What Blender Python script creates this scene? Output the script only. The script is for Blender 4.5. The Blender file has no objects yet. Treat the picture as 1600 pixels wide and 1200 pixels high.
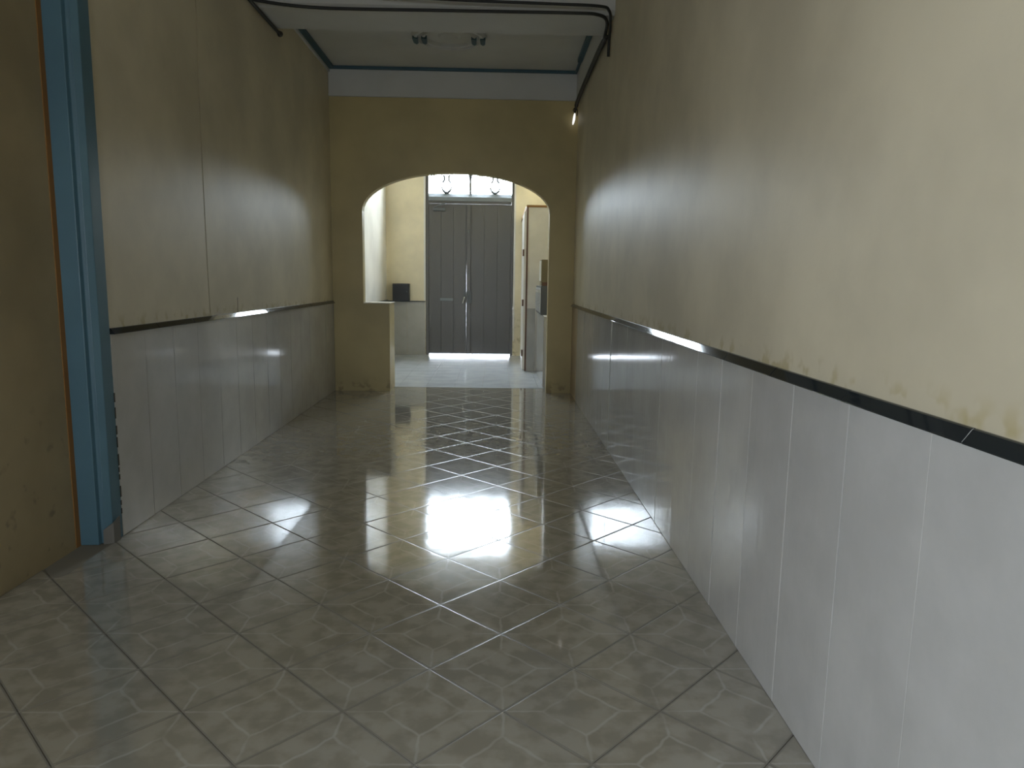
import bpy, bmesh, math, random
from mathutils import Vector, Matrix

random.seed(7)
S = bpy.context.scene
COL = S.collection
PI = math.pi

# ------------------------------------------------------------------ camera
F_PX, YAW, PIT, ROL = 1116.7, 0.0241, 0.1439, 0.0150
cam_d = bpy.data.cameras.new('camera')
cam = bpy.data.objects.new('camera', cam_d)
COL.objects.link(cam)
S.camera = cam
cam_d.sensor_width = 36.0
cam_d.sensor_fit = 'HORIZONTAL'
cam_d.lens = F_PX / 1600.0 * 36.0
cam_d.clip_start = 0.05
cam_d.clip_end = 200
fw = Vector((math.sin(YAW) * math.cos(PIT), math.cos(YAW) * math.cos(PIT), -math.sin(PIT)))
rt = Vector((math.cos(YAW), -math.sin(YAW), 0))
up = rt.cross(fw)
r2 = rt * math.cos(ROL) + up * math.sin(ROL)
u2 = up * math.cos(ROL) - rt * math.sin(ROL)
mw = Matrix((r2, u2, -fw)).transposed().to_4x4()
mw.translation = Vector((0, 0, 1.52))
cam.matrix_world = mw

# ------------------------------------------------------------------ light, exposure
S.view_settings.view_transform = 'Standard'
S.view_settings.look = 'None'
S.view_settings.exposure = 0.35
S.view_settings.gamma = 1.0
S.view_settings.use_curve_mapping = False
S.cycles.use_denoising = True
S.cycles.max_bounces = 12
S.cycles.diffuse_bounces = 7
S.cycles.glossy_bounces = 6
S.cycles.sample_clamp_indirect = 6.0
S.cycles.caustics_reflective = True

w = bpy.data.worlds.new('overcast_sky')
S.world = w
w.use_nodes = True
nt = w.node_tree
bg = nt.nodes['Background']
tc = nt.nodes.new('ShaderNodeTexCoord')
sep = nt.nodes.new('ShaderNodeSeparateXYZ')
ramp = nt.nodes.new('ShaderNodeValToRGB')
ramp.color_ramp.elements[0].position = 0.0
ramp.color_ramp.elements[0].color = (0.93, 0.965, 1.0, 1)
e_ = ramp.color_ramp.elements.new(0.498)
e_.color = (0.06, 0.057, 0.05, 1)
e_ = ramp.color_ramp.elements.new(0.502)
e_.color = (0.93, 0.965, 1.0, 1)
ramp.color_ramp.elements[0].color = (0.06, 0.057, 0.05, 1)
ramp.color_ramp.elements[1].position = 1.0
ramp.color_ramp.elements[1].color = (0.80, 0.89, 1.0, 1)
nt.links.new(tc.outputs['Generated'], sep.inputs[0])
half = nt.nodes.new('ShaderNodeMath')
half.operation = 'MULTIPLY_ADD'
half.inputs[1].default_value = 0.5
half.inputs[2].default_value = 0.5
nt.links.new(sep.outputs['Z'], half.inputs[0])
nt.links.new(half.outputs[0], ramp.inputs['Fac'])
nt.links.new(ramp.outputs['Color'], bg.inputs['Color'])
bg.inputs['Strength'].default_value = 95.0


def portal(name, loc, rot, sx, sy):
    l = bpy.data.lights.new(name, 'AREA')
    l.shape = 'RECTANGLE'
    l.size, l.size_y = sx, sy
    l.cycles.is_portal = True
    o = bpy.data.objects.new(name, l)
    COL.objects.link(o)
    o.location = loc
    o.rotation_euler = rot
    return o


# the three openings the daylight comes through, the back window an added one (sky portals, they add no light of their own)
portal('transom_portal', (-0.53, 14.70, 3.64), (math.radians(-90), 0, 0), 1.75, 0.88)
portal('window_portal', (-2.62, -0.175, 1.775), (0, math.radians(-90), 0), 0.75, 0.75)
portal('added_window_portal', (-1.25, -2.84, 1.8), (math.radians(90), 0, 0), 0.9, 0.7)

# ------------------------------------------------------------------ dimensions (metres)
XL, XR = -2.18, 1.04        # corridor wall faces
XREC = -2.335               # recessed wall face nearer the camera
YP = 4.0                    # blue pilaster
YA, YA2, YA3 = 9.68, 10.13, 9.83       # arch wall front and back
YD = 14.52                  # street door wall
YB = -2.6                   # back of the corridor, behind the camera
ZR = 1.185                  # underside of the black rail
ZC = 4.19                   # ceiling
DIAG = 0.5647
TX0, TY0, TILT = 0.0358, 3.4821, 0.004


# ------------------------------------------------------------------ materials
def mat(name, col, rough=0.5, spec=0.5, metal=0.0):
    m = bpy.data.materials.new(name)
    m.use_nodes = True
    b = m.node_tree.nodes['Principled BSDF']
    b.inputs['Base Color'].default_value = (*col, 1)
    b.inputs['Roughness'].default_value = rough
    b.inputs['Specular IOR Level'].default_value = spec
    b.inputs['Metallic'].default_value = metal
    return m


def N(m, t, **kw):
    n = m.node_tree.nodes.new(t)
    for k, v in kw.items():
        if k in n.inputs:
            n.inputs[k].default_value = v
        else:
            setattr(n, k, v)
    return n


def L(m, a, b):
    m.node_tree.links.new(a, b)


def math_n(m, op, a, b=None, c=None, clamp=False):
    n = m.node_tree.nodes.new('ShaderNodeMath')
    n.operation = op
    n.use_clamp = clamp
    for i, v in enumerate((a, b, c)):
        if v is None:
            continue
        if isinstance(v, (int, float)):
            n.inputs[i].default_value = v
        else:
            L(m, v, n.inputs[i])
    return n.outputs[0]


def mix(m, fac, a, b):
    n = m.node_tree.nodes.new('ShaderNodeMix')
    n.data_type = 'RGBA'
    for i, v in ((0, fac), (6, a), (7, b)):
        if isinstance(v, (int, float)):
            n.inputs[i].default_value = v
        elif isinstance(v, tuple):
            n.inputs[i].default_value = (*v, 1)
        else:
            L(m, v, n.inputs[i])
    return n.outputs[2]


def noise(m, vec, scale, detail=4, rough=0.55):
    n = N(m, 'ShaderNodeTexNoise')
    n.inputs['Scale'].default_value = scale
    n.inputs['Detail'].default_value = detail
    n.inputs['Roughness'].default_value = rough
    L(m, vec, n.inputs['Vector'])
    return n.outputs['Fac']


def ramp_n(m, fac, lo, hi):
    n = N(m, 'ShaderNodeMapRange')
    L(m, fac, n.inputs['Value'])
    n.inputs['From Min'].default_value = lo
    n.inputs['From Max'].default_value = hi
    n.clamp = True
    n.interpolation_type = 'SMOOTHSTEP'
    return n.outputs[0]


def bump(m, height, strength, dist=0.01):
    n = N(m, 'ShaderNodeBump')
    n.inputs['Strength'].default_value = strength
    n.inputs['Distance'].default_value = dist
    L(m, height, n.inputs['Height'])
    L(m, n.outputs[0], m.node_tree.nodes['Principled BSDF'].inputs['Normal'])


def geo_pos(m):
    return N(m, 'ShaderNodeNewGeometry').outputs['Position']


def paint(name, col, rough, stain_col=None, stain_lo=None, stain_z=None, mott=0.10, spec=0.5, bump_s=0.12):
    """hand-rolled wall paint: slow blotches, a little orange-peel relief, old damp stains of their own shape"""
    m = mat(name, col, rough, spec)
    P = geo_pos(m)
    base = m.node_tree.nodes['Principled BSDF'].inputs['Base Color']
    n1 = noise(m, P, 1.3, 5)
    dark = tuple(c * (1 - mott) for c in col)
    lite = tuple(min(1, c * (1 + mott)) for c in col)
    c = mix(m, ramp_n(m, n1, 0.3, 0.7), dark, lite)
    if stain_col:
        n2 = noise(m, P, 11.0, 2, 0.5)
        s = N(m, 'ShaderNodeSeparateXYZ')
        L(m, P, s.inputs[0])
        near = ramp_n(m, s.outputs['Z'], stain_z[1], stain_z[0])
        f = math_n(m, 'MULTIPLY', ramp_n(m, n2, stain_lo, stain_lo + 0.14), near)
        f = math_n(m, 'MULTIPLY', f, 0.6)
        c = mix(m, f, c, stain_col)
    L(m, c, base)
    n3 = noise(m, P, 60, 3)
    n4 = noise(m, P, 2.2, 2)
    h = math_n(m, 'MULTIPLY_ADD', n4, 4.0, n3)
    bump(m, h, bump_s, 0.004)
    return m


M = {}
M['side_paint'] = paint('cream wall paint', (0.615, 0.552, 0.405), 0.45, (0.40, 0.32, 0.13), 0.50, (1.225, 1.31), spec=0.13)
M['arch_paint'] = paint('ochre wall paint', (0.50, 0.41, 0.20), 0.42, (0.20, 0.14, 0.06), 0.50, (0.0, 0.22))
M['lobby_paint'] = paint('lobby yellow paint', (0.86, 0.76, 0.54), 0.35, (0.36, 0.28, 0.12), 0.52, (0.0, 1.2))
M['lobby_white'] = paint('lobby white paint', (0.80, 0.77, 0.70), 0.28)
M['white_paint'] = paint('white ceiling paint', (0.58, 0.58, 0.55), 0.6, mott=0.05)
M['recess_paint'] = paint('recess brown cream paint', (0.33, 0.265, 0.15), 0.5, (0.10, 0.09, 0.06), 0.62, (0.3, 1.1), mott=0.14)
M['blue'] = paint('blue gloss trim paint', (0.078, 0.16, 0.205), 0.40, mott=0.10)
M['ceil_blue'] = paint('ceiling blue line paint', (0.04, 0.095, 0.12), 0.5)
M['orange'] = paint('orange edge paint', (0.28, 0.13, 0.03), 0.5)
M['rail'] = mat('black glazed rail tile', (0.018, 0.022, 0.024), 0.045, 0.6)
M['grout_wall'] = mat('pale wall grout', (0.72, 0.72, 0.70), 0.8)
M['grout_left'] = mat('grey wall grout', (0.50, 0.50, 0.49), 0.5)
M['rail_grout'] = mat('rail joint grout', (0.5, 0.5, 0.48), 0.8)
M['grout_floor'] = mat('floor grout', (0.23, 0.21, 0.17), 0.8, 0.2)
M['crack'] = mat('dark crack filler', (0.05, 0.045, 0.03), 0.9)
M['door'] = mat('dark grey door paint', (0.10, 0.096, 0.090), 0.32)
M['iron'] = mat('dark ironwork', (0.05, 0.052, 0.055), 0.5)
M['transom_sill'] = mat('grey transom rail paint', (0.20, 0.22, 0.235), 0.45)
M['black_box'] = mat('black meter box plastic', (0.025, 0.027, 0.035), 0.45)
M['metal'] = mat('dull galvanised metal', (0.60, 0.61, 0.60), 0.32, 0.5, 0.9)
M['metal_dark'] = mat('dark grey painted steel', (0.10, 0.11, 0.115), 0.4)
M['chrome'] = mat('bright metal', (0.8, 0.8, 0.8), 0.18, 0.5, 1.0)
M['tan'] = paint('tan housing paint', (0.20, 0.165, 0.085), 0.5)
M['cable'] = mat('black cable sheath', (0.022, 0.022, 0.018), 0.55)
M['hinge'] = mat('rusty hinge steel', (0.16, 0.09, 0.06), 0.5, 0.5, 0.4)
M['pavement'] = mat('outdoor asphalt', (0.015, 0.015, 0.016), 0.95, 0.0)
M['plaster'] = paint('bare plaster filler', (0.16, 0.15, 0.13), 0.9)
M['threshold'] = mat('grey threshold strip', (0.12, 0.14, 0.15), 0.35)
M['strip_paint'] = paint('brown edge paint', (0.34, 0.26, 0.15), 0.6)

gm = bpy.data.materials.new('thin window glass')
gm.use_nodes = True
gm.node_tree.nodes.clear()
_o = gm.node_tree.nodes.new('ShaderNodeOutputMaterial')
_m = gm.node_tree.nodes.new('ShaderNodeMixShader')
_t = gm.node_tree.nodes.new('ShaderNodeBsdfTransparent')
_t.inputs['Color'].default_value = (0.93, 0.95, 0.95, 1)
_g = gm.node_tree.nodes.new('ShaderNodeBsdfGlossy')
_g.inputs['Roughness'].default_value = 0.03
_m.inputs[0].default_value = 0.06
gm.node_tree.links.new(_t.outputs[0], _m.inputs[1])
gm.node_tree.links.new(_g.outputs[0], _m.inputs[2])
gm.node_tree.links.new(_m.outputs[0], _o.inputs[0])
M['glass'] = gm


def wall_tile_mat():
    m = mat('pale grey glazed wall tile', (0.55, 0.55, 0.54), 0.10, 0.6)
    P = geo_pos(m)
    c = mix(m, ramp_n(m, noise(m, P, 2.5, 6, 0.6), 0.3, 0.7), (0.46, 0.452, 0.43), (0.53, 0.522, 0.50))
    L(m, c, m.node_tree.nodes['Principled BSDF'].inputs['Base Color'])
    mp = N(m, 'ShaderNodeMapping')
    mp.inputs['Scale'].default_value = (14, 14, 0.5)
    L(m, P, mp.inputs['Vector'])
    bump(m, noise(m, mp.outputs[0], 1.5, 2), 0.12, 0.006)
    return m


M['wall_tile'] = wall_tile_mat()


def floor_tile_mat():
    """glazed tile with a printed picture-frame of pale veins 0.27 in from the edges, linked to the four corners"""
    m = mat('taupe glazed floor tile', (0.3, 0.28, 0.24), 0.085, 1.0)
    _b = m.node_tree.nodes['Principled BSDF']
    _b.inputs['Coat Weight'].default_value = 0.6
    _b.inputs['Coat Roughness'].default_value = 0.04
    _b.inputs['Coat IOR'].default_value = 1.6
    P = geo_pos(m)
    uv = N(m, 'ShaderNodeUVMap').outputs[0]
    # wobble the printed veins a little
    wob = N(m, 'ShaderNodeTexNoise')
    wob.inputs['Scale'].default_value = 5.0
    wob.inputs['Detail'].default_value = 3
    L(m, uv, wob.inputs['Vector'])
    vm = N(m, 'ShaderNodeVectorMath', operation='MULTIPLY_ADD')
    L(m, wob.outputs['Color'], vm.inputs[0])
    vm.inputs[1].default_value = (0.06, 0.06, 0)
    L(m, uv, vm.inputs[2])
    s = N(m, 'ShaderNodeSeparateXYZ')
    L(m, vm.outputs[0], s.inputs[0])
    u = math_n(m, 'ABSOLUTE', math_n(m, 'SUBTRACT', s.outputs['X'], 0.53))
    v = math_n(m, 'ABSOLUTE', math_n(m, 'SUBTRACT', s.outputs['Y'], 0.53))
    mx = math_n(m, 'MAXIMUM', u, v)
    frame = math_n(m, 'ABSOLUTE', math_n(m, 'SUBTRACT', mx, 0.25))
    frame = ramp_n(m, frame, 0.022, 0.004)
    dg = math_n(m, 'ABSOLUTE', math_n(m, 'SUBTRACT', u, v))
    dg = ramp_n(m, dg, 0.028, 0.005)
    dg = math_n(m, 'MULTIPLY', dg, math_n(m, 'GREATER_THAN', mx, 0.245))
    vein = math_n(m, 'MAXIMUM', frame, dg)
    vein = math_n(m, 'MULTIPLY', vein, ramp_n(m, noise(m, P, 6, 2), 0.25, 0.6))
    clouds = ramp_n(m, noise(m, P, 9.0, 4, 0.5), 0.38, 0.62)
    base = mix(m, clouds, (0.29, 0.262, 0.205), (0.385, 0.355, 0.29))
    broad = ramp_n(m, noise(m, P, 1.2, 2), 0.3, 0.7)
    base = mix(m, math_n(m, 'MULTIPLY', broad, 0.25), base, (0.29, 0.28, 0.25))
    c = mix(m, math_n(m, 'MULTIPLY', vein, 0.38), base, (0.56, 0.54, 0.48))
    L(m, c, m.node_tree.nodes['Principled BSDF'].inputs['Base Color'])
    bump(m, noise(m, P, 7.0, 2), 0.09, 0.006)
    return m


M['floor_tile'] = floor_tile_mat()
M['tile_lip'] = mat('worn tile edge', (0.24, 0.22, 0.185), 0.26, 0.25)
lt = mat('lobby pale floor tile', (0.42, 0.42, 0.41), 0.16, 0.5)
P_ = geo_pos(lt)
L(lt, mix(lt, ramp_n(lt, noise(lt, P_, 4, 4), 0.3, 0.7), (0.46, 0.485, 0.515), (0.54, 0.57, 0.60)),
  lt.node_tree.nodes['Principled BSDF'].inputs['Base Color'])
bump(lt, noise(lt, P_, 8, 2), 0.08, 0.006)
M['lobby_tile'] = lt


# ------------------------------------------------------------------ builders
def tag(o, label=None, cat=None, group=None, kind=None):
    for k, v in (('label', label), ('category', cat), ('group', group), ('kind', kind)):
        if v:
            o[k] = v
    return o


def obj(name, bm, m, parent=None, smooth=False, bevel=0.0, mesh=None):
    if mesh is None:
        bmesh.ops.recalc_face_normals(bm, faces=bm.faces)
        mesh = bpy.data.meshes.new(name)
        bm.to_mesh(mesh)
        bm.free()
        mesh.materials.append(M[m])
        if smooth:
            for p in mesh.polygons:
                p.use_smooth = True
    o = bpy.data.objects.new(name, mesh)
    COL.objects.link(o)
    if bevel:
        b = o.modifiers.new('edge', 'BEVEL')
        b.width = bevel
        b.segments = 2
        b.limit_method = 'ANGLE'
    if parent:
        o.parent = parent
        if parent.type == 'EMPTY':
            o.matrix_parent_inverse = Matrix.Translation(-parent.location)
    return o


def empty(name, loc, label=None, cat=None, group=None, kind=None):
    o = bpy.data.objects.new(name, None)
    COL.objects.link(o)
    o.location = loc
    o.empty_display_size = 0.1
    return tag(o, label, cat, group, kind)


def box(bm, x0, x1, y0, y1, z0, z1):
    vs = [bm.verts.new(p) for p in ((x0, y0, z0), (x1, y0, z0), (x1, y1, z0), (x0, y1, z0),
                                    (x0, y0, z1), (x1, y0, z1), (x1, y1, z1), (x0, y1, z1))]
    for f in ((0, 3, 2, 1), (4, 5, 6, 7), (0, 1, 5, 4), (1, 2, 6, 5), (2, 3, 7, 6), (3, 0, 4, 7)):
        bm.faces.new([vs[i] for i in f])
    return vs


def boxes(*bs):
    bm = bmesh.new()
    for b in bs:
        box(bm, *b)
    return bm


def prism(bm, pts, axis, a, b):
    """extrude a 2D outline along an axis; the outline lists the other two axes in order"""
    def P(p, t):
        q = list(p)
        q.insert(axis, t)
        return q
    A = [bm.verts.new(P(p, a)) for p in pts]
    B = [bm.verts.new(P(p, b)) for p in pts]
    bm.faces.new(A)
    bm.faces.new(B[::-1])
    n = len(pts)
    for i in range(n):
        bm.faces.new((A[i], B[i], B[(i + 1) % n], A[(i + 1) % n]))


def tube(bm, pts, r, seg=8, cap=True):
    pts = [Vector(p) for p in pts]
    rings = []
    for i, p in enumerate(pts):
        d = (pts[min(i + 1, len(pts) - 1)] - pts[max(i - 1, 0)]).normalized()
        a = d.orthogonal().normalized() if i == 0 else (prev - d * prev.dot(d)).normalized()
        prev = a
        b = d.cross(a)
        rr = r[i] if isinstance(r, (list, tuple)) else r
        rings.append([bm.verts.new(p + (a * math.cos(t) + b * math.sin(t)) * rr)
                      for t in (2 * PI * k / seg for k in range(seg))])
    for A, B in zip(rings, rings[1:]):
        for k in range(seg):
            bm.faces.new((A[k], A[(k + 1) % seg], B[(k + 1) % seg], B[k]))
    if cap:
        bm.faces.new(rings[0][::-1])
        bm.faces.new(rings[-1])


def smooth_path(pts, n=6):
    """Catmull-Rom through the points"""
    P = [Vector(p) for p in pts]
    P = [P[0]] + P + [P[-1]]
    out = []
    for i in range(1, len(P) - 2):
        for k in range(n):
            t = k / n
            a, b, c, d = P[i - 1], P[i], P[i + 1], P[i + 2]
            out.append(0.5 * ((2 * b) + (c - a) * t + (2 * a - 5 * b + 4 * c - d) * t * t + (3 * b - a - 3 * c + d) * t ** 3))
    out.append(P[-2])
    return out


# ------------------------------------------------------------------ floor
floor = obj('floor', boxes((XREC - 0.02, XR + 0.02, YB, YA2 + 0.002, -0.12, -0.0045)), 'grout_floor')
tag(floor, 'glossy taupe tiled corridor floor laid diagonally', kind='structure')

HALF = DIAG / math.sqrt(2) / 2 - 0.0014


def clip_poly(poly, x0, x1, y0, y1):
    def cut(P, inside, inter):
        out = []
        for i in range(len(P)):
            a, b = P[i - 1], P[i]
            if inside(b):
                if not inside(a):
                    out.append(inter(a, b))
                out.append(b)
            elif inside(a):
                out.append(inter(a, b))
        return out
    for ax, v, sgn in ((0, x0, 1), (0, x1, -1), (1, y0, 1), (1, y1, -1)):
        if not poly:
            break
        def inter(a, b, ax=ax, v=v):
            t = (v - a[ax]) / (b[ax] - a[ax])
            return tuple(a[k] + t * (b[k] - a[k]) for k in range(2))
        poly = cut(poly, lambda p, ax=ax, v=v, sgn=sgn: (p[ax] - v) * sgn >= 0, inter)
    return poly


def add_tile(bm, poly, c, ang, uvl, lip=0.006, drop=0.00035, top=0.0, bot=-0.0075):
    """a tile: top face, a gentle glazed lip round it, sides; uv is the place within the whole tile"""
    n = len(poly)
    cx = sum(p[0] for p in poly) / n
    cy = sum(p[1] for p in poly) / n
    inner = []
    for i in range(n):
        a, b, d = Vector(poly[i - 1]), Vector(poly[i]), Vector(poly[(i + 1) % n])
        e1, e2 = (a - b), (d - b)
        if e1.length < 1e-5 or e2.length < 1e-5:
            inner.append(b.copy()); continue
        e1.normalize(); e2.normalize()
        bis = e1 + e2
        s = abs(e1.x * e2.y - e1.y * e2.x)
        if s < 0.15 or bis.length < 1e-3:
            v = (Vector((cx, cy)) - b).normalized() * lip
        else:
            v = bis * (lip / s)
            if v.length > 0.02:
                v = v.normalized() * 0.02
        inner.append(b + v)
    A = [bm.verts.new((p[0], p[1], bot)) for p in poly]
    B = [bm.verts.new((p[0], p[1], top - drop)) for p in poly]
    C = [bm.verts.new((p[0], p[1], top)) for p in inner]
    fs = [bm.faces.new(C)]
    for i in range(n):
        j = (i + 1) % n
        fs.append(bm.faces.new((A[i], A[j], B[j], B[i])))
        fs.append(bm.faces.new((B[i], B[j], C[j], C[i])))
        fs[-1].material_index = 1
    ca, sa = math.cos(-ang), math.sin(-ang)
    for f in fs:
        for lp in f.loops:
            x, y = lp.vert.co.x - c[0], lp.vert.co.y - c[1]
            lp[uvl].uv = ((x * ca - y * sa) / (2 * HALF) + 0.5, (x * sa + y * ca) / (2 * HALF) + 0.5)


def area(poly):
    return 0.5 * abs(sum(poly[i - 1][0] * poly[i][1] - poly[i][0] * poly[i - 1][1] for i in range(len(poly))))


ANG = PI / 4 + TILT
corners0 = [(HALF * sx, HALF * sy) for sx, sy in ((-1, -1), (1, -1), (1, 1), (-1, 1))]
corners0 = [(x * math.cos(ANG) - y * math.sin(ANG), x * math.sin(ANG) + y * math.cos(ANG)) for x, y in corners0]
bm = bmesh.new()
uvl = bm.loops.layers.uv.new('UVMap')
add_tile(bm, corners0, (0, 0), ANG, uvl)
full_mesh = bpy.data.meshes.new('tile')
bmesh.ops.recalc_face_normals(bm, faces=bm.faces)
bm.to_mesh(full_mesh)
bm.free()
full_mesh.materials.append(M['floor_tile'])
full_mesh.materials.append(M['tile_lip'])

far_bm = bmesh.new()
far_uv = far_bm.loops.layers.uv.new('UVMap')
count = 0
rt_ = random.Random(3)
G = 0.003
for k in range(-48, 30):
    for i in range(-12, 12):
        # tile centres: the seams cross at TX0 + i*D/2, rows D/2 apart; centres sit half a diagonal off
        if (i + k) % 2 == 0:
            continue
        a, b = i * DIAG / 2, -k * DIAG / 2
        cx = TX0 + a * math.cos(TILT) - b * math.sin(TILT)
        cy = TY0 + a * math.sin(TILT) + b * math.cos(TILT)
        pts = [(cx + x, cy + y) for x, y in corners0]
        # the floor is wider in the recess nearer than the pilaster
        whole = all(XL + G < x < XR - G and YB + G < y < YA2 - 0.06 for x, y in pts)
        if whole and cy > 1.15:
            o = obj('tile', None, None, floor, mesh=full_mesh)
            o.location = (cx, cy, 0)
            o.rotation_euler = (rt_.gauss(0, 0.0011), rt_.gauss(0, 0.0011), 0)
            count += 1
            continue
        regs = [(XL + G, XR - G, max(YP + 0.09, 1.15), YA2 - 0.06), (XREC + G, XR - G, YB + G, YP - 0.06)]
        near_wall_mid = (XL + G, XR - G, YP - 0.06, YP + 0.09)
        regs = regs + [near_wall_mid]
        if min(p[1] for p in pts) > YP + 0.09:
            regs = regs[:1]
        elif max(p[1] for p in pts) < YP - 0.06:
            regs = regs[1:2]
        else:
            regs = [(XL + G, XR - G, YB + G, YA2 - 0.06)]
        for r in regs:
            poly = clip_poly(pts, *r)
            if len(poly) < 3 or area(poly) < 0.0015:
                continue
            q = [poly[0]]
            for p in poly[1:]:
                if (p[0] - q[-1][0]) ** 2 + (p[1] - q[-1][1]) ** 2 > 1e-6:
                    q.append(p)
            if (q[0][0] - q[-1][0]) ** 2 + (q[0][1] - q[-1][1]) ** 2 < 1e-6:
                q.pop()
            if len(q) < 3:
                continue
            if cy > 1.15:
                b2 = bmesh.new()
                u2_ = b2.loops.layers.uv.new('UVMap')
                add_tile(b2, q, (cx, cy), ANG, u2_)
                obj('tile', b2, 'floor_tile', floor).data.materials.append(M['tile_lip'])
                count += 1
            else:
                add_tile(far_bm, q, (cx, cy), ANG, far_uv)
near_tiles = obj('tile_field', far_bm, 'floor_tile', floor)
near_tiles['kind'] = 'stuff'
near_tiles.data.materials.append(M['tile_lip'])
print('floor tiles', count)

# the strip closing the tiles under the arch, then the lobby floor
obj('threshold_strip', boxes((XL + 0.4, 0.70, YA2 - 0.055, YA2 + 0.0, -0.02, 0.001)), 'threshold', floor, bevel=0.001)
lobby_floor = obj('floor', boxes((XL - 0.02, XR + 0.05, YA2 + 0.004, YD + 0.25, -0.12, -0.004)), 'grout_floor')
tag(lobby_floor, 'pale glossy floor of the lobby beyond the arch', kind='structure')
bm = bmesh.new()
uvl = bm.loops.layers.uv.new('UVMap')
ty = YA2 + 0.008
while ty < YD + 0.1:
    tx = XL
    while tx < XR - 0.01:
        x1, y1 = min(tx + 0.397, XR), min(ty + 0.397, YD + 0.18)
        add_tile(bm, [(tx, ty), (x1, ty), (x1, y1), (tx, y1)], (tx, ty), 0, uvl)
        tx += 0.4
    ty += 0.4
o = obj('tile_field', bm, 'lobby_tile', lobby_floor)
o.data.materials.append(M['lobby_tile'])
o['kind'] = 'stuff'

# ------------------------------------------------------------------ right wall
wr = obj('wall_right', boxes((XR, XR + 0.3, YB, YA3, -0.1, ZC + 0.2)), 'side_paint')
tag(wr, 'cream painted right wall above grey tiles', kind='structure')
TW = 0.3935


def wall_tile_run(parent, xface, sgn, y0, y1, phase, zt, z0=0.002):
    """full-height glazed slabs standing 9 mm proud of the wall, each a hair out of true"""
    rr = random.Random(int(phase * 1000) + (5 if sgn > 0 else 9))
    obj('grout_bed', boxes((min(xface, xface + sgn * 0.0075), max(xface, xface + sgn * 0.0075), y0, y1, z0, zt)),
        'grout_wall' if sgn < 0 else 'grout_left', parent)
    y = phase
    while y > y0:
        y -= TW
    while y < y1:
        a, b = max(y, y0), min(y + TW - 0.0035, y1)
        y += TW
        if b - a < 0.02:
            continue
        bm = bmesh.new()
        h, l = (b - a) / 2, zt - z0
        lip = 0.002
        def V(yy, zz, d):
            return bm.verts.new((d * sgn, yy, zz))
        back = [V(-h, 0, 0.002), V(h, 0, 0.002), V(h, l, 0.002), V(-h, l, 0.002)]
        mid = [V(-h, 0, 0.0092), V(h, 0, 0.0092), V(h, l, 0.0092), V(-h, l, 0.0092)]
        fr = [V(-h + lip, lip, 0.0100), V(h - lip, lip, 0.0100), V(h - lip, l - lip, 0.0100), V(-h + lip, l - lip, 0.0100)]
        bm.faces.new(fr)
        bm.faces.new(back)
        for i in range(4):
            j = (i + 1) % 4
            bm.faces.new((back[i], back[j], mid[j], mid[i]))
            bm.faces.new((mid[i], mid[j], fr[j], fr[i]))
        o = obj('tile', bm, 'wall_tile', parent)
        o.location = (xface, (a + b) / 2, z0)
        o.rotation_euler = (0, rr.gauss(0, 0.0007), rr.gauss(0, 0.0035 if sgn < 0 else 0.0012))


def rail_run(parent, xface, sgn, y0, y1, joints_phase, step, zb=ZR, h=0.034, deep=0.030):
    """black glazed capping: a small upright edge and a face leaning back about 35 degrees"""
    rr = random.Random(int(joints_phase * 100))
    y = joints_phase
    while y > y0:
        y -= step
    while y < y1:
        a, b = max(y, y0), min(y + step - 0.004, y1)
        y += step
        if b - a < 0.02:
            continue
        bm = bmesh.new()
        hh = (b - a) / 2
        t = math.tan(math.radians(35))
        prof = [(0.0, 0.0), (deep, 0.0), (deep + 0.001, 0.003), (deep - h * 0.9 * t * 0.97, h * 0.93), (deep - h * 0.9 * t - 0.003, h), (0.0, h)]
        prism(bm, [(p[0] * sgn, p[1]) for p in prof], 1, -hh, hh)
        o = obj('rail_piece', bm, 'rail', parent)
        o.location = (xface, (a + b) / 2, zb)
        o.rotation_euler = (0, rr.gauss(0, 0.006), rr.gauss(0, 0.003))
        if b < y1:
            jb = bmesh.new()
            prism(jb, [(p[0] * 0.9 * sgn, zb + p[1] * 0.97) for p in prof], 1, b, b + 0.004)
            q = obj('rail_joint', jb, 'rail_grout', parent)
            for v_ in q.data.vertices:
                v_.co.x += xface


YT = 9.02
wall_tile_run(wr, XR, -1, YB, YT, 2.022, ZR)
rail_run(wr, XR, -1, YB, YA - 0.01, 2.038, 0.545)
obj('edge_strip', boxes((XR - 0.006, XR, YT + 0.002, YA, 0.0, ZR)), 'strip_paint', wr)
# frieze on the right wall beyond the beam
obj('frieze', boxes((XR - 0.03, XR + 0.001, 7.46, YA, 3.845, ZC)), 'white_paint', wr)

# ------------------------------------------------------------------ left wall
CR = 5.528
wl = obj('wall_left', boxes((XL - 0.32, XL - 0.012, YP + 0.06, YA3, -0.1, ZC + 0.2)), 'crack')
tag(wl, 'cream painted left wall above grey tiles with a long crack', kind='structure')


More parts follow.
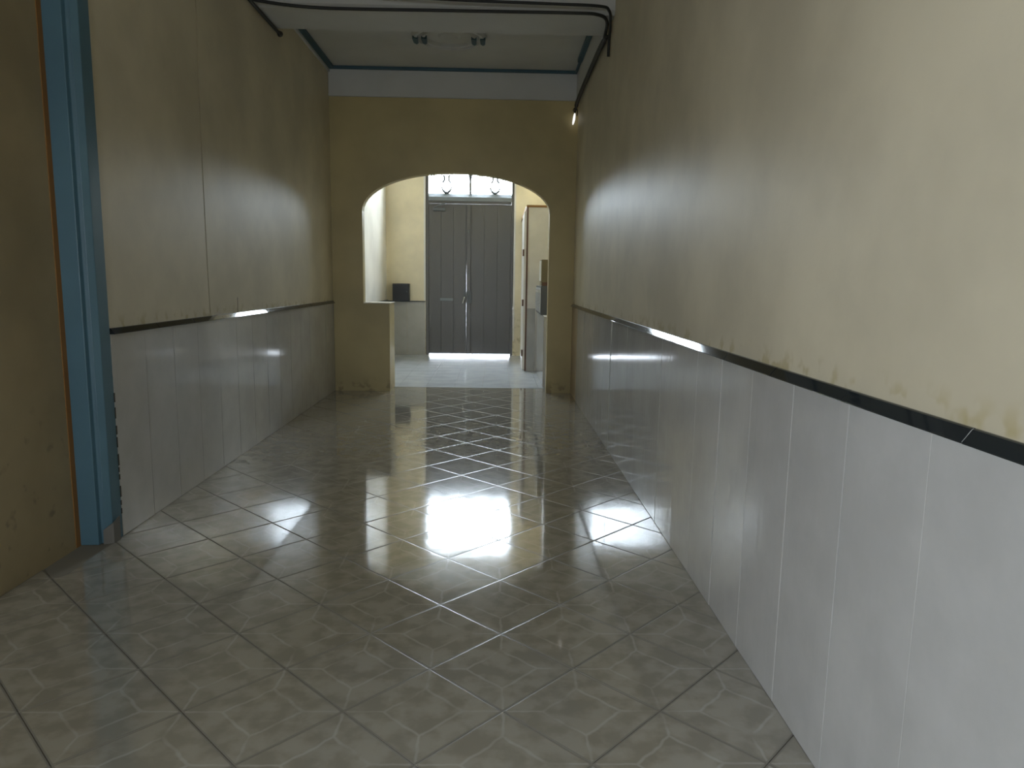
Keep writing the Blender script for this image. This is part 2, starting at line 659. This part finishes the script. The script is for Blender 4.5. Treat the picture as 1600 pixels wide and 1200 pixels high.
def crack_panel(side):
    """one side of the plaster face, its edge following the wandering crack"""
    bm = bmesh.new()
    zs = [ZR - 0.02, 1.28, 1.6, 1.95, 2.3, 2.6, 2.9, 3.2, 3.5, 3.9, ZC + 0.05]
    wand = [0.004, 0.0, -0.012, -0.018, -0.022, -0.016, -0.018, -0.01, -0.004, 0.004, 0.006]
    wid = [0.012, 0.014, 0.016, 0.018, 0.018, 0.019, 0.018, 0.017, 0.015, 0.010, 0.002]
    edge = [(CR + wa + side * wi / 2, z) for z, wa, wi in zip(zs, wand, wid)]
    yend = YA + 0.1 if side > 0 else YP + 0.06
    A = [bm.verts.new((XL, y, z)) for y, z in edge]
    B = [bm.verts.new((XL - 0.012, y, z)) for y, z in edge]
    C = [bm.verts.new((XL, yend, z)) for y, z in edge]
    for i in range(len(zs) - 1):
        bm.faces.new((A[i], A[i + 1], C[i + 1], C[i]))
        bm.faces.new((A[i], B[i], B[i + 1], A[i + 1]))
    return bm


obj('plaster_face', crack_panel(-1), 'side_paint', wl)
obj('plaster_face', crack_panel(1), 'side_paint', wl)
obj('lower_face', boxes((XL - 0.012, XL, YP + 0.06, YA + 0.1, -0.05, ZR - 0.015)), 'strip_paint', wl)
bm = bmesh.new()
cp = [(6.12, 1.215), (6.118, 1.26), (6.122, 1.30), (6.12, 1.345)]
for (ya, za), (yb, zb_) in zip(cp, cp[1:]):
    prism(bm, [(ya - 0.004, za), (ya + 0.003, za), (yb + 0.003, zb_), (yb - 0.004, zb_)], 0, XL - 0.001, XL + 0.0012)
tag(obj('hairline_crack', bm, 'crack', wl))
wall_tile_run(wl, XL, 1, YP + 0.075, YA - 0.002, 4.075, ZR)
rail_run(wl, XL, 1, YP + 0.075, YA - 0.01, 5.72, 0.545)

# recessed wall nearer the camera, with the window behind the camera that lights the right wall
WY0, WY1, WZ0, WZ1 = -0.55, 0.20, 1.40, 2.15
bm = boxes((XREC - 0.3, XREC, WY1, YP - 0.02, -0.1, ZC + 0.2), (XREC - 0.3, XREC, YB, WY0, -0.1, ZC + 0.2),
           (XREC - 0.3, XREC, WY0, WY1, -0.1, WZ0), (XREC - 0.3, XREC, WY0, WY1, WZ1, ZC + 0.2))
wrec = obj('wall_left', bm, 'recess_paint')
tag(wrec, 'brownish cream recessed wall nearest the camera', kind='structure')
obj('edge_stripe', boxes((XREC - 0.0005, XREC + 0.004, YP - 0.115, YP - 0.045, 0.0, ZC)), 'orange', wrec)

win = obj('window_1', boxes((XREC - 0.2, XREC - 0.13, WY0, WY0 + 0.07, WZ0, WZ1), (XREC - 0.2, XREC - 0.13, WY1 - 0.07, WY1, WZ0, WZ1),
                            (XREC - 0.2, XREC - 0.13, WY0 + 0.07, WY1 - 0.07, WZ0, WZ0 + 0.07),
                            (XREC - 0.2, XREC - 0.13, WY0 + 0.07, WY1 - 0.07, WZ1 - 0.07, WZ1),
                            (XREC - 0.2, XREC - 0.13, -0.195, -0.155, WZ0 + 0.07, WZ1 - 0.07)), 'white_paint')
tag(win, 'side window behind the camera', kind='structure')

# blue pilaster: stepped architrave wrapping the end of the corridor wall
bm = bmesh.new()
prof = [(XREC + 0.002, 3.925), (XREC + 0.10, 3.93), (XREC + 0.106, 3.955), (XREC + 0.125, 3.965), (XREC + 0.130, 3.95),
        (XL + 0.006, 3.975), (XL + 0.010, 4.072), (XREC + 0.002, 4.072)]
prism(bm, prof, 2, 0.0, ZC)
pil = obj('trim_1', bm, 'blue', bevel=0.003)
tag(pil, 'tall blue painted door casing on the left wall', kind='structure')
# chipped plaster at its foot
bm = bmesh.new()
vs = [(XREC + 0.122, 3.943, 0.0), (XL + 0.012, 3.965, 0.0), (XL + 0.014, 4.03, 0.0), (XL + 0.014, 4.03, 0.14),
      (XL + 0.012, 3.965, 0.12), (XREC + 0.124, 3.943, 0.085)]
v = [bm.verts.new(p) for p in vs]
bm.faces.new((v[0], v[1], v[4], v[5]))
bm.faces.new((v[1], v[2], v[3], v[4]))
o = obj('chipped_plaster', bm, 'plaster', pil)
sm = o.modifiers.new('thick', 'SOLIDIFY'); sm.thickness = 0.006
# filler and flaking along the right edge of the casing
bm = bmesh.new()
rr = random.Random(4)
z = 0.14
while z < 0.80:
    hgt = rr.uniform(0.02, 0.07)
    wdt = rr.uniform(0.001, 0.006)
    box(bm, XL + 0.0105, XL + 0.0125, 4.070 - 0.004, 4.074 + wdt, z, z + hgt)
    z += hgt + rr.uniform(0.0, 0.05)
obj('flaked_edge', bm, 'crack', pil)

# back wall behind the camera, with an unseen window added to brighten the arch wall
BWX0, BWX1, BWZ0, BWZ1 = -1.7, -0.8, 1.45, 2.15
wb = obj('wall_back', boxes((XREC - 0.3, BWX0, YB - 0.25, YB, -0.1, ZC + 0.2), (BWX1, XR + 0.3, YB - 0.25, YB, -0.1, ZC + 0.2),
                            (BWX0, BWX1, YB - 0.25, YB, -0.1, BWZ0), (BWX0, BWX1, YB - 0.25, YB, BWZ1, ZC + 0.2)), 'recess_paint')
bw = obj('added_window', boxes((BWX0, BWX0 + 0.06, YB - 0.18, YB - 0.11, BWZ0, BWZ1), (BWX1 - 0.06, BWX1, YB - 0.18, YB - 0.11, BWZ0, BWZ1),
                           (BWX0 + 0.06, BWX1 - 0.06, YB - 0.18, YB - 0.11, BWZ0, BWZ0 + 0.06), (BWX0 + 0.06, BWX1 - 0.06, YB - 0.18, YB - 0.11, BWZ1 - 0.06, BWZ1),
                           (-1.27, -1.23, YB - 0.18, YB - 0.11, BWZ0 + 0.06, BWZ1 - 0.06)), 'white_paint')
tag(bw, 'unseen small window added in the back wall to light the arch wall', kind='structure')
tag(wb, kind='structure')

# ------------------------------------------------------------------ ceiling, beam, frieze
ceil = obj('ceiling', boxes((XREC - 0.3, XR + 0.3, YB - 0.25, YA3, ZC, ZC + 0.25)), 'white_paint')
tag(ceil, 'white corridor ceiling panel', kind='structure')
bm = bmesh.new()
prism(bm, [(6.80, 3.93), (6.84, 3.90), (7.39, 3.90), (7.43, 3.93), (7.43, ZC), (6.80, ZC)], 0, XL, XR)
beam = obj('ceiling_beam', bm, 'white_paint')
tag(beam, 'white plastered beam crossing under the corridor ceiling', kind='structure')
tr = empty('trim_2', (0, 8.5, ZC), kind='structure')
tag(tr, 'blue painted line round the ceiling panel')
obj('blue_line', boxes((XL, XR - 0.03, YA - 0.075, YA - 0.03, ZC - 0.035, ZC)), 'ceil_blue', tr, bevel=0.006)
obj('blue_line', boxes((XL, XL + 0.085, 7.46, YA - 0.078, ZC - 0.035, ZC)), 'ceil_blue', tr, bevel=0.006)
obj('blue_line', boxes((XR - 0.085, XR - 0.03, 7.46, 9.1, ZC - 0.05, ZC)), 'ceil_blue', tr, bevel=0.006)
obj('blue_line', boxes((XR - 0.06, XR - 0.03, 9.1, YA - 0.078, ZC - 0.035, ZC)), 'ceil_blue', tr, bevel=0.006)
# thin pale moulding under the left blue line
obj('moulding', boxes((XL, XL + 0.025, 7.46, YA, ZC - 0.07, ZC - 0.036)), 'white_paint', tr, bevel=0.004)

# ceiling rose
bm = bmesh.new()
prof = [(0.0, 0.022), (0.10, 0.022), (0.13, 0.010), (0.255, 0.010), (0.270, 0.045), (0.295, 0.050), (0.310, 0.030),
        (0.325, 0.012), (0.345, 0.012), (0.355, 0.048), (0.385, 0.050), (0.405, 0.028), (0.415, 0.0)]
seg = 72
rings = []
RC = (-0.55, 8.38)
for k in range(seg):
    t = 2 * PI * k / seg
    wv = 1 + 0.012 * math.cos(16 * t)
    rings.append([bm.verts.new((RC[0] + r * wv * math.cos(t), RC[1] + r * wv * math.sin(t), ZC - d)) for r, d in prof[1:]])
c0 = bm.verts.new((RC[0], RC[1], ZC - prof[0][1]))
for k in range(seg):
    A, B = rings[k], rings[(k + 1) % seg]
    bm.faces.new((c0, A[0], B[0]))
    for i in range(len(A) - 1):
        bm.faces.new((A[i], A[i + 1], B[i + 1], B[i]))
rose = obj('ceiling_rose', bm, 'white_paint', smooth=False)
tag(rose, 'round moulded plaster ceiling rose with two raised rings', 'ceiling rose')
for sx in (-1, 1):
    for rr_, wd_ in ((0.372, 0.030), (0.275, 0.030)):
        bm = bmesh.new()
        px = RC[0] + sx * rr_
        prism(bm, [(px - wd_, RC[1] - 0.05), (px - wd_ * 0.4, RC[1] - 0.07), (px + wd_, RC[1] - 0.05), (px + wd_ * 0.8, RC[1] + 0.10),
                   (px, RC[1] + 0.14), (px - wd_ * 0.9, RC[1] + 0.09)], 2, ZC - 0.062, ZC - 0.02)
        obj('rose_patch', bm, 'ceil_blue', rose)  # dark blue patches on the left and right of the rings

# ------------------------------------------------------------------ arch wall
AX0, AX1 = -1.775, 0.700
SPZ, APZ = 2.40, 2.905


def arch_curve(n=28):
    """three-centred look: superellipse between the springings"""
    cx, rx = (AX0 + AX1) / 2, (AX1 - AX0) / 2
    pts = []
    for k in range(n + 1):
        t = PI - PI * k / n
        c, s = math.cos(t), math.sin(t)
        e = 0.98
        pts.append((cx + rx * abs(c) ** e * (1 if c > 0 else -1), SPZ + (APZ - SPZ) * abs(s) ** e))
    return pts


bm = bmesh.new()
ZT = LH_ = 4.5
arc = arch_curve()
# left pier down to the half wall, the half wall itself, right pier
box(bm, XL - 0.1, -1.428, YA, YA2, -0.1, ZR)
box(bm, XL - 0.1, AX0, YA, YA3, ZR, ZT)
box(bm, AX1, XR + 0.1, YA, YA3, -0.1, ZT)
F0 = [bm.verts.new((x, YA, z)) for x, z in arc]
F1 = [bm.verts.new((x, YA3, z)) for x, z in arc]
T0 = [bm.verts.new((x, YA, ZT)) for x, z in arc]
T1 = [bm.verts.new((x, YA3, ZT)) for x, z in arc]
for i in range(len(arc) - 1):
    bm.faces.new((F0[i], F0[i + 1], T0[i + 1], T0[i]))
    bm.faces.new((F1[i + 1], F1[i], T1[i], T1[i + 1]))
    bm.faces.new((F0[i + 1], F0[i], F1[i], F1[i + 1]))
    bm.faces.new((T0[i], T0[i + 1], T1[i + 1], T1[i]))
arch = obj('wall_back', bm, 'arch_paint')
arch.name = 'wall_arch'
tag(arch, 'ochre painted end wall with a basket-handle arch', kind='structure')
obj('ledge', boxes((AX0 + 0.004, -1.420, YA - 0.008, YA2 + 0.001, ZR + 0.001, ZR + 0.014)), 'lobby_white', arch, bevel=0.003)
obj('frieze', boxes((XL + 0.002, XR - 0.004, YA - 0.03, YA + 0.001, 3.845, ZC)), 'white_paint', arch, bevel=0.006)
obj('frieze_edge', boxes((XL + 0.002, XR - 0.004, YA - 0.042, YA + 0.001, 3.83, 3.846)), 'white_paint', arch, bevel=0.004)

# ------------------------------------------------------------------ lobby shell
LH = 4.5
wll = obj('wall_left', boxes((XL - 0.3, XL - 0.015, YA3 + 0.002, YD + 0.25, -0.1, LH)), 'lobby_white')
tag(wll, 'white left wall of the lobby beyond the arch', kind='structure')
bl = boxes((XL - 0.014, XL - 0.004, YA2 + 0.004, YD, 0.001, 1.07))
obj('tile_band', bl, 'wall_tile', wll)
obj('rail_strip', boxes((XL - 0.014, XL + 0.012, YA2 + 0.004, YD, 1.071, 1.10)), 'metal_dark', wll)
wlr = obj('wall_right', boxes((XR + 0.02, XR + 0.3, YA3 + 0.002, YD + 0.25, -0.1, LH)), 'lobby_paint')
tag(wlr, 'yellow right wall of the lobby beyond the arch', kind='structure')
DX0, DX1, DZ = -1.415, 0.345, 4.10
wd = obj('wall_front', boxes((XL - 0.3, DX0, YD, YD + 0.25, -0.1, LH), (DX1, XR + 0.3, YD, YD + 0.25, -0.1, LH),
                             (DX0, DX1, YD, YD + 0.25, DZ, LH)), 'lobby_paint')
tag(wd, 'yellow street wall of the lobby around the double door', kind='structure')
x = XL
while x < DX0 - 0.02:
    x1 = min(x + 0.39, DX0 - 0.004)
    o = obj('tile', boxes((x + 0.0015, x1 - 0.0015, YD - 0.010, YD - 0.001, 0.001, 1.06)), 'wall_tile', wd, bevel=0.0015)
    x = x1
obj('rail_strip', boxes((XL, DX0 - 0.004, YD - 0.028, YD - 0.001, 1.062, 1.085)), 'metal_dark', wd, bevel=0.004)
obj('white_reveal', boxes((DX0 - 0.032, DX0 - 0.001, YD - 0.004, YD - 0.0005, 1.09, DZ)), 'lobby_white', wd)
obj('white_reveal', boxes((DX1 + 0.001, DX1 + 0.030, YD - 0.004, YD - 0.0005, 0.3, DZ)), 'lobby_white', wd)
lc = obj('ceiling', boxes((XL - 0.3, XR + 0.3, YA3 + 0.002, YD + 0.25, LH, LH + 0.2)), 'white_paint')
tag(lc, 'white ceiling of the lobby', kind='structure')

# ground outside, seen only as glare through the gap under the door
pv = obj('pavement', boxes((-9, 9, YD + 0.27, 24, -0.2, -0.03)), 'pavement')
tag(pv, 'bright pavement outside the door', kind='structure')
sill = obj('door_sill', boxes((DX0, DX1, YD + 0.0, YD + 0.265, -0.1, -0.003)), 'pavement')
tag(sill, 'pale stone sill under the door', kind='structure')

# jog of the lobby right wall: tall boxed-in wall with orange edges and a hinged side door
JX, JY, JZ = 0.505, 12.03, 2.715
jog = obj('wall_jog', boxes((JX, XR + 0.02, JY, YD, -0.1, JZ)), 'lobby_white')
tag(jog, 'pale boxed-in wall with orange edges right of the street door', kind='structure')
obj('orange_trim', boxes((JX - 0.012, XR + 0.015, JY - 0.016, JY + 0.03, JZ, JZ + 0.035)), 'orange', jog, bevel=0.003)
obj('orange_trim', boxes((JX - 0.012, JX + 0.016, JY - 0.014, JY + 0.03, 0.0, JZ)), 'hinge', jog, bevel=0.003)
obj('orange_trim', boxes((JX - 0.018, JX - 0.002, JY + 0.04, YD - 0.01, JZ - 0.03, JZ + 0.035)), 'orange', jog, bevel=0.003)
for i in range(1):
    obj('tile', boxes((JX + 0.018, XR - 0.36 - 0.02, JY - 0.010, JY - 0.001, 0.001, 1.06)), 'wall_tile', jog, bevel=0.0015)
dr = obj('door_2', boxes((JX - 0.045, JX - 0.003, JY + 0.10, JY + 1.0, 0.01, JZ - 0.06)), 'lobby_white', bevel=0.004)
tag(dr, 'narrow white hinged door on the side of the boxed-in wall', kind='structure')
for z in (0.30, 1.15, 1.98):
    bm = bmesh.new()
    tube(bm, [(JX - 0.055, JY + 0.085, z - 0.055), (JX - 0.055, JY + 0.085, z + 0.055)], 0.014, 10)
    obj('hinge', bm, 'hinge', dr)

# low tiled partition at the right of the lobby
PX, PY0, PY1, PZ = 0.690, YA2 + 0.006, JY - 0.016, 1.02
lp = obj('low_partition', boxes((PX, XR + 0.015, PY0, PY1 - 0.01, 0.0, PZ)), 'grout_wall')
tag(lp, 'low grey tiled partition under the metal mailboxes', kind='structure')
y = PY0 + 0.004
while y < PY1 - 0.05:
    y1 = min(y + 0.39, PY1 - 0.012)
    obj('tile', boxes((PX - 0.008, PX - 0.0005, y + 0.0015, y1 - 0.0015, 0.002, PZ)), 'wall_tile', lp, bevel=0.0015)
    y = y1

# mailboxes on it
mb = empty('mailbox_bank', (0.80, 11.3, PZ), 'grey metal mailbox bank on the low tiled partition', 'mailbox')
BX0, BX1, BY0, BY1, BZ0, BZ1 = 0.662, 0.93, 10.62, 11.86, PZ + 0.002, PZ + 0.425
obj('housing', boxes((BX0, BX1, BY0, BY1, BZ0, BZ1)), 'metal_dark', mb, bevel=0.004)
nd = 4
for i in range(nd):
    a = BY0 + 0.02 + i * (BY1 - BY0 - 0.04) / nd
    b = a + (BY1 - BY0 - 0.04) / nd - 0.012
    d_ = obj('mailbox_door', boxes((BX0 - 0.012, BX0 - 0.001, a, b, BZ0 + 0.03, BZ1 - 0.03)), 'metal', mb, bevel=0.002)
    obj('slot_flap', boxes((BX0 - 0.018, BX0 - 0.0125, a + 0.04, b - 0.04, BZ1 - 0.10, BZ1 - 0.06)), 'chrome', d_, bevel=0.001)
    bm = bmesh.new()
    tube(bm, [(BX0 - 0.020, a + 0.05, BZ0 + 0.17), (BX0 - 0.012, a + 0.05, BZ0 + 0.17)], 0.009, 10)
    obj('lock', bm, 'chrome', d_)
# tan box standing on the mailboxes
tb = empty('fuse_box', (0.80, 10.9, BZ1 + 0.002), 'tan box standing on the metal mailboxes', 'box')
tz = BZ1 + 0.002
obj('body', boxes((0.672, 0.90, 10.70, 11.10, tz, tz + 0.385)), 'tan', tb, bevel=0.006)
obj('base_plate', boxes((0.680, 0.892, 10.69, 11.09, tz, tz + 0.055)), 'hinge', tb, bevel=0.003)
obj('lid', boxes((0.662, 0.671, 10.71, 11.09, tz + 0.07, tz + 0.37)), 'lobby_white', tb, bevel=0.002)

# dark box standing on the rail left of the street door
bb = empty('meter_box', (-1.89, YD - 0.1, 1.087), 'black square box on the rail left of the street door', 'box')
obj('body', boxes((-2.055, -1.725, YD - 0.17, YD - 0.002, 1.087, 1.425)), 'black_box', bb, bevel=0.008)
obj('lid', boxes((-2.040, -1.740, YD - 0.182, YD - 0.171, 1.10, 1.412)), 'black_box', bb, bevel=0.004)
bm = bmesh.new()
tube(bm, [(-1.77, YD - 0.190, 1.27), (-1.77, YD - 0.182, 1.27)], 0.010, 10)
obj('latch', bm, 'metal_dark', bb)

# ------------------------------------------------------------------ street door
door = empty('door_1', ((DX0 + DX1) / 2, YD + 0.05, 0), 'tall dark grey double street door with a glazed transom', kind='structure')
FY0, FY1 = YD + 0.02, YD + 0.13
fr = obj('frame', boxes((DX0 + 0.002, DX0 + 0.062, FY0, FY1, 0.0, DZ - 0.002), (DX1 - 0.055, DX1 - 0.002, FY0, FY1, 0.0, DZ - 0.002),
                        (DX0 + 0.062, DX1 - 0.055, FY0, FY1, DZ - 0.05, DZ - 0.002)), 'door', door, bevel=0.004)
# transom rail with a sloping pale shelf
bm = bmesh.new()
prism(bm, [(FY0 - 0.035, 3.06), (FY1, 3.06), (FY1, 3.205), (FY0 + 0.02, 3.205), (FY0 - 0.035, 3.13)], 0, DX0 + 0.064, DX1 - 0.057)
obj('transom_rail', bm, 'transom_sill', door, bevel=0.004)
obj('transom_rail_lip', boxes((DX0 + 0.064, DX1 - 0.057, FY0 - 0.02, FY1 - 0.02, 3.005, 3.058)), 'door', door, bevel=0.003)
MX = -0.528
obj('transom_mullion', boxes((MX - 0.022, MX + 0.022, FY0, FY1 - 0.03, 3.207, DZ - 0.052)), 'door', door, bevel=0.003)
for a, b in ((DX0 + 0.064, MX - 0.024), (MX + 0.024, DX1 - 0.057)):
    obj('transom_pane', boxes((a, b, FY1 - 0.028, FY1 - 0.022, 3.207, DZ - 0.052)), 'glass', door)
# wrought iron in the transom: flared prongs at the foot and head, scrolls above the arch line
for cx in (-1.0, -0.06 + 0.02):
    bm = bmesh.new()
    y = FY0 + 0.03
    for s in (-1, 1):
        tube(bm, smooth_path([(cx, y, 3.207), (cx + s * 0.035, y, 3.23), (cx + s * 0.075, y, 3.27), (cx + s * 0.10, y, 3.335)]), [0.030] * 6 + [0.028] * 6 + [0.018] * 6 + [0.003], 6)
    # ring with hanging prongs higher up
    ring = [(cx + 0.17 * math.cos(t), y, 3.70 + 0.17 * math.sin(t)) for t in (2 * PI * k / 28 for k in range(29))]
    tube(bm, ring, 0.010, 6)
    for s in (-1, 1):
        tube(bm, smooth_path([(cx + s * 0.06, y, 3.56), (cx + s * 0.04, y, 3.48), (cx + s * 0.085, y, 3.40)]), [0.02] * 6 + [0.02] * 6 + [0.003], 6)
        sp = []
        for k in range(22):
            t = k / 21 * 2.2 * PI
            r = 0.11 * (1 - k / 28)
            sp.append((cx + s * (0.29 + r * math.cos(t + 0.6)), y, 3.60 + r * math.sin(t + 0.6)))
        tube(bm, sp, 0.009, 6)
        tube(bm, smooth_path([(cx + s * 0.36, y, 3.50), (cx + s * 0.37, y, 3.46), (cx + s * 0.345, y, 3.42)]), [0.012] * 6 + [0.009] * 6 + [0.003], 6)
    tube(bm, [(cx, y, 3.23), (cx, y, 3.24)], 0.02, 6)
    obj('iron_scroll', bm, 'iron', door)
bm = bmesh.new()
for s in (-1, 1):
    tube(bm, smooth_path([(MX + s * 0.01, FY0 + 0.03, 3.60), (MX + s * 0.05, FY0 + 0.03, 3.53), (MX + s * 0.07, FY0 + 0.03, 3.47)]), [0.012] * 6 + [0.010] * 6 + [0.003], 6)
tube(bm, [(MX, FY0 - 0.004, 3.207), (MX, FY0 - 0.004, 3.27)], [0.035, 0.012], 8)
tube(bm, [(MX, FY0 - 0.004, 3.40), (MX, FY0 - 0.004, 3.56)], [0.012, 0.04], 8)
obj('iron_scroll', bm, 'iron', door)

LZ0, LZ1 = 0.032, 3.003
leafY0, leafY1 = YD + 0.035, YD + 0.085
# left leaf, its meeting edge a little worn so that daylight shows
bm = bmesh.new()
zs = [LZ0, 0.25, 0.5, 0.8, 1.0, 1.15, 1.3, 1.6, 2.0, 2.3, LZ1]
gap = [0.000, 0.0015, 0.0025, 0.0015, 0.002, 0.0, 0.002, 0.002, 0.0008, 0.0, 0.0]
SX = -0.598
for i in range(len(zs) - 1):
    x0 = DX0 + 0.056
    vs = [(x0, zs[i]), (SX - gap[i], zs[i]), (SX - gap[i + 1], zs[i + 1]), (x0, zs[i + 1])]
    prism(bm, vs, 1, leafY0, leafY1)
bmesh.ops.remove_doubles(bm, verts=bm.verts, dist=1e-5)
leafL = obj('door_leaf', bm, 'door', door)
leafR = obj('door_leaf', boxes((SX, DX1 - 0.050, leafY0, leafY1, LZ0, LZ1)), 'door', door)
# raised boards on both leaves
def boards(leaf, x0, x1, n):
    wdt = (x1 - x0) / n
    for i in range(n):
        a, b = x0 + i * wdt + 0.0025, x0 + (i + 1) * wdt - 0.0025
        obj('board', boxes((a, b, leafY0 - 0.010, leafY0 + 0.0005, LZ0 + 0.004, LZ1 - 0.004)), 'door', leaf, bevel=0.0025)
boards(leafL, DX0 + 0.067, SX - 0.016, 3)
boards(leafR, SX + 0.085, DX1 - 0.059, 3)
obj('meeting_strip', boxes((SX + 0.001, SX + 0.082, leafY0 - 0.028, leafY0 - 0.001, LZ0, LZ1 - 0.004)), 'door', leafR, bevel=0.006)
obj('letter_slot', boxes((-1.125, -0.865, leafY0 - 0.020, leafY0 - 0.0105, 1.095, 1.150)), 'transom_sill', leafL, bevel=0.003)
bm = bmesh.new()
tube(bm, smooth_path([(SX - 0.035, leafY0 - 0.012, 1.17), (SX - 0.038, leafY0 - 0.055, 1.17), (SX - 0.05, leafY0 - 0.065, 1.12), (SX - 0.07, leafY0 - 0.062, 1.05)]), 0.011, 8)
obj('handle', bm, 'chrome', leafL)
obj('lock_plate', boxes((SX - 0.012 - 0.045, SX - 0.012, leafY0 - 0.017, leafY0 - 0.0105, 1.12, 1.34)), 'metal_dark', leafL, bevel=0.002)
obj('lock_case', boxes((SX + 0.01, SX + 0.11, leafY0 - 0.050, leafY0 - 0.0285, 1.05, 1.30)), 'metal_dark', leafR, bevel=0.004)
bm = bmesh.new()
tube(bm, [(SX + 0.04, leafY0 - 0.034, 2.42), (SX + 0.04, leafY0 - 0.034, 2.50)], 0.012, 8)
obj('bolt', bm, 'metal_dark', leafR)
bm = bmesh.new()
tube(bm, [(SX + 0.13, leafY0 + 0.01, 0.0), (SX + 0.115, leafY0 + 0.01, LZ0 + 0.01)], 0.007, 8)
obj('floor_bolt', bm, 'iron', leafR)
obj('door_closer', boxes((-1.26, -1.02, leafY0 - 0.075, leafY0 - 0.0105, 2.86, 2.92)), 'metal_dark', leafL, bevel=0.006)
bm = bmesh.new()
tube(bm, [(-1.24, leafY0 - 0.055, 2.925), (-1.12, leafY0 - 0.10, 2.965), (-1.00, leafY0 - 0.045, 3.02)], 0.011, 8)
obj('closer_arm', bm, 'metal_dark', leafL)

# ------------------------------------------------------------------ cables
def cable(name, pts, r, label, m='cable'):
    bm = bmesh.new()
    pp = smooth_path(pts, 8)
    tube(bm, pp, r, 8)
    return tag(obj(name, bm, m, smooth=True), label, 'cable')

cable('cable', [(XL + 0.03, 5.8, 3.885), (XL + 0.03, 6.6, 3.878), (XL + 0.035, 7.05, 3.872), (XL + 0.045, 7.44, 3.865)], [0.016] * 23 + [0.022, 0.03],
      'thick dark cable along the top of the left wall ending past the beam')
zb = 3.90
cable('cable', [(XL + 0.02, 6.55, zb - 0.008), (XL + 0.10, 6.66, zb - 0.012), (XL + 0.6, 6.785, zb - 0.014), (-0.5, 6.785, zb - 0.012),
                (0.6, 6.77, zb - 0.012), (0.88, 6.79, zb - 0.014), (0.985, 6.93, zb - 0.02), (1.012, 7.20, zb - 0.05), (1.018, 7.42, zb - 0.085)], 0.015,
      'dark cable crossing the face of the ceiling beam and bending onto the right wall')
cable('cable', [(-1.2, 6.52, zb + 0.02), (-0.5, 6.58, zb + 0.008), (0.4, 6.60, zb + 0.0), (0.86, 6.62, zb - 0.002), (0.97, 6.70, zb - 0.01),
                (1.010, 6.88, zb - 0.07), (1.020, 6.99, zb - 0.17), (1.022, 7.02, zb - 0.30)], 0.013,
      'thinner dark cable above the first with its loose end hanging down the right wall')
cable('conduit', [(1.002, 7.04, 3.782), (1.002, 7.5, 3.808), (1.002, 8.3, 3.804), (1.000, 9.0, 3.79), (1.0, 9.45, 3.765), (0.995, 9.60, 3.70)],
      [0.020] * 4 + [0.025] * 32 + [0.016] * 5, 'thick bundle of dark cables running along the top of the right wall')
glint_root = empty('cable_glint', (0.985, 9.60, 3.60), 'small glowing piece painting a bright glint at the cable end in the far right corner', 'painted glint')
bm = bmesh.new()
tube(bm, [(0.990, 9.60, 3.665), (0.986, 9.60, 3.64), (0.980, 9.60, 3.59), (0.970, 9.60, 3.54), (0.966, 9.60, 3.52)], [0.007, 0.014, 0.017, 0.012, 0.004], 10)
gb = mat('glowing glint', (0.9, 0.9, 0.88), 0.3)
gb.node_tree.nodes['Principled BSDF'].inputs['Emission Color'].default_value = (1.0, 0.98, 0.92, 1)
gb.node_tree.nodes['Principled BSDF'].inputs['Emission Strength'].default_value = 0.8  # a bright glint painted in as a glow, no lamp hangs here
M['glint'] = gb
obj('glint_body', bm, 'glint', glint_root, smooth=True)
bm = bmesh.new()
tube(bm, [(0.994, 9.60, 3.70), (0.990, 9.60, 3.666)], 0.012, 10)
obj('cable_end', bm, 'cable', glint_root, smooth=True)
bm = bmesh.new()
tube(bm, smooth_path([(0.992, 9.585, 3.735), (0.965, 9.58, 3.70), (0.985, 9.585, 3.67)]), 0.006, 6)
tube(bm, smooth_path([(1.002, 9.585, 3.735), (1.020, 9.585, 3.69), (1.015, 9.585, 3.63)]), 0.006, 6)
obj('loose_wire', bm, 'cable', glint_root, smooth=True)
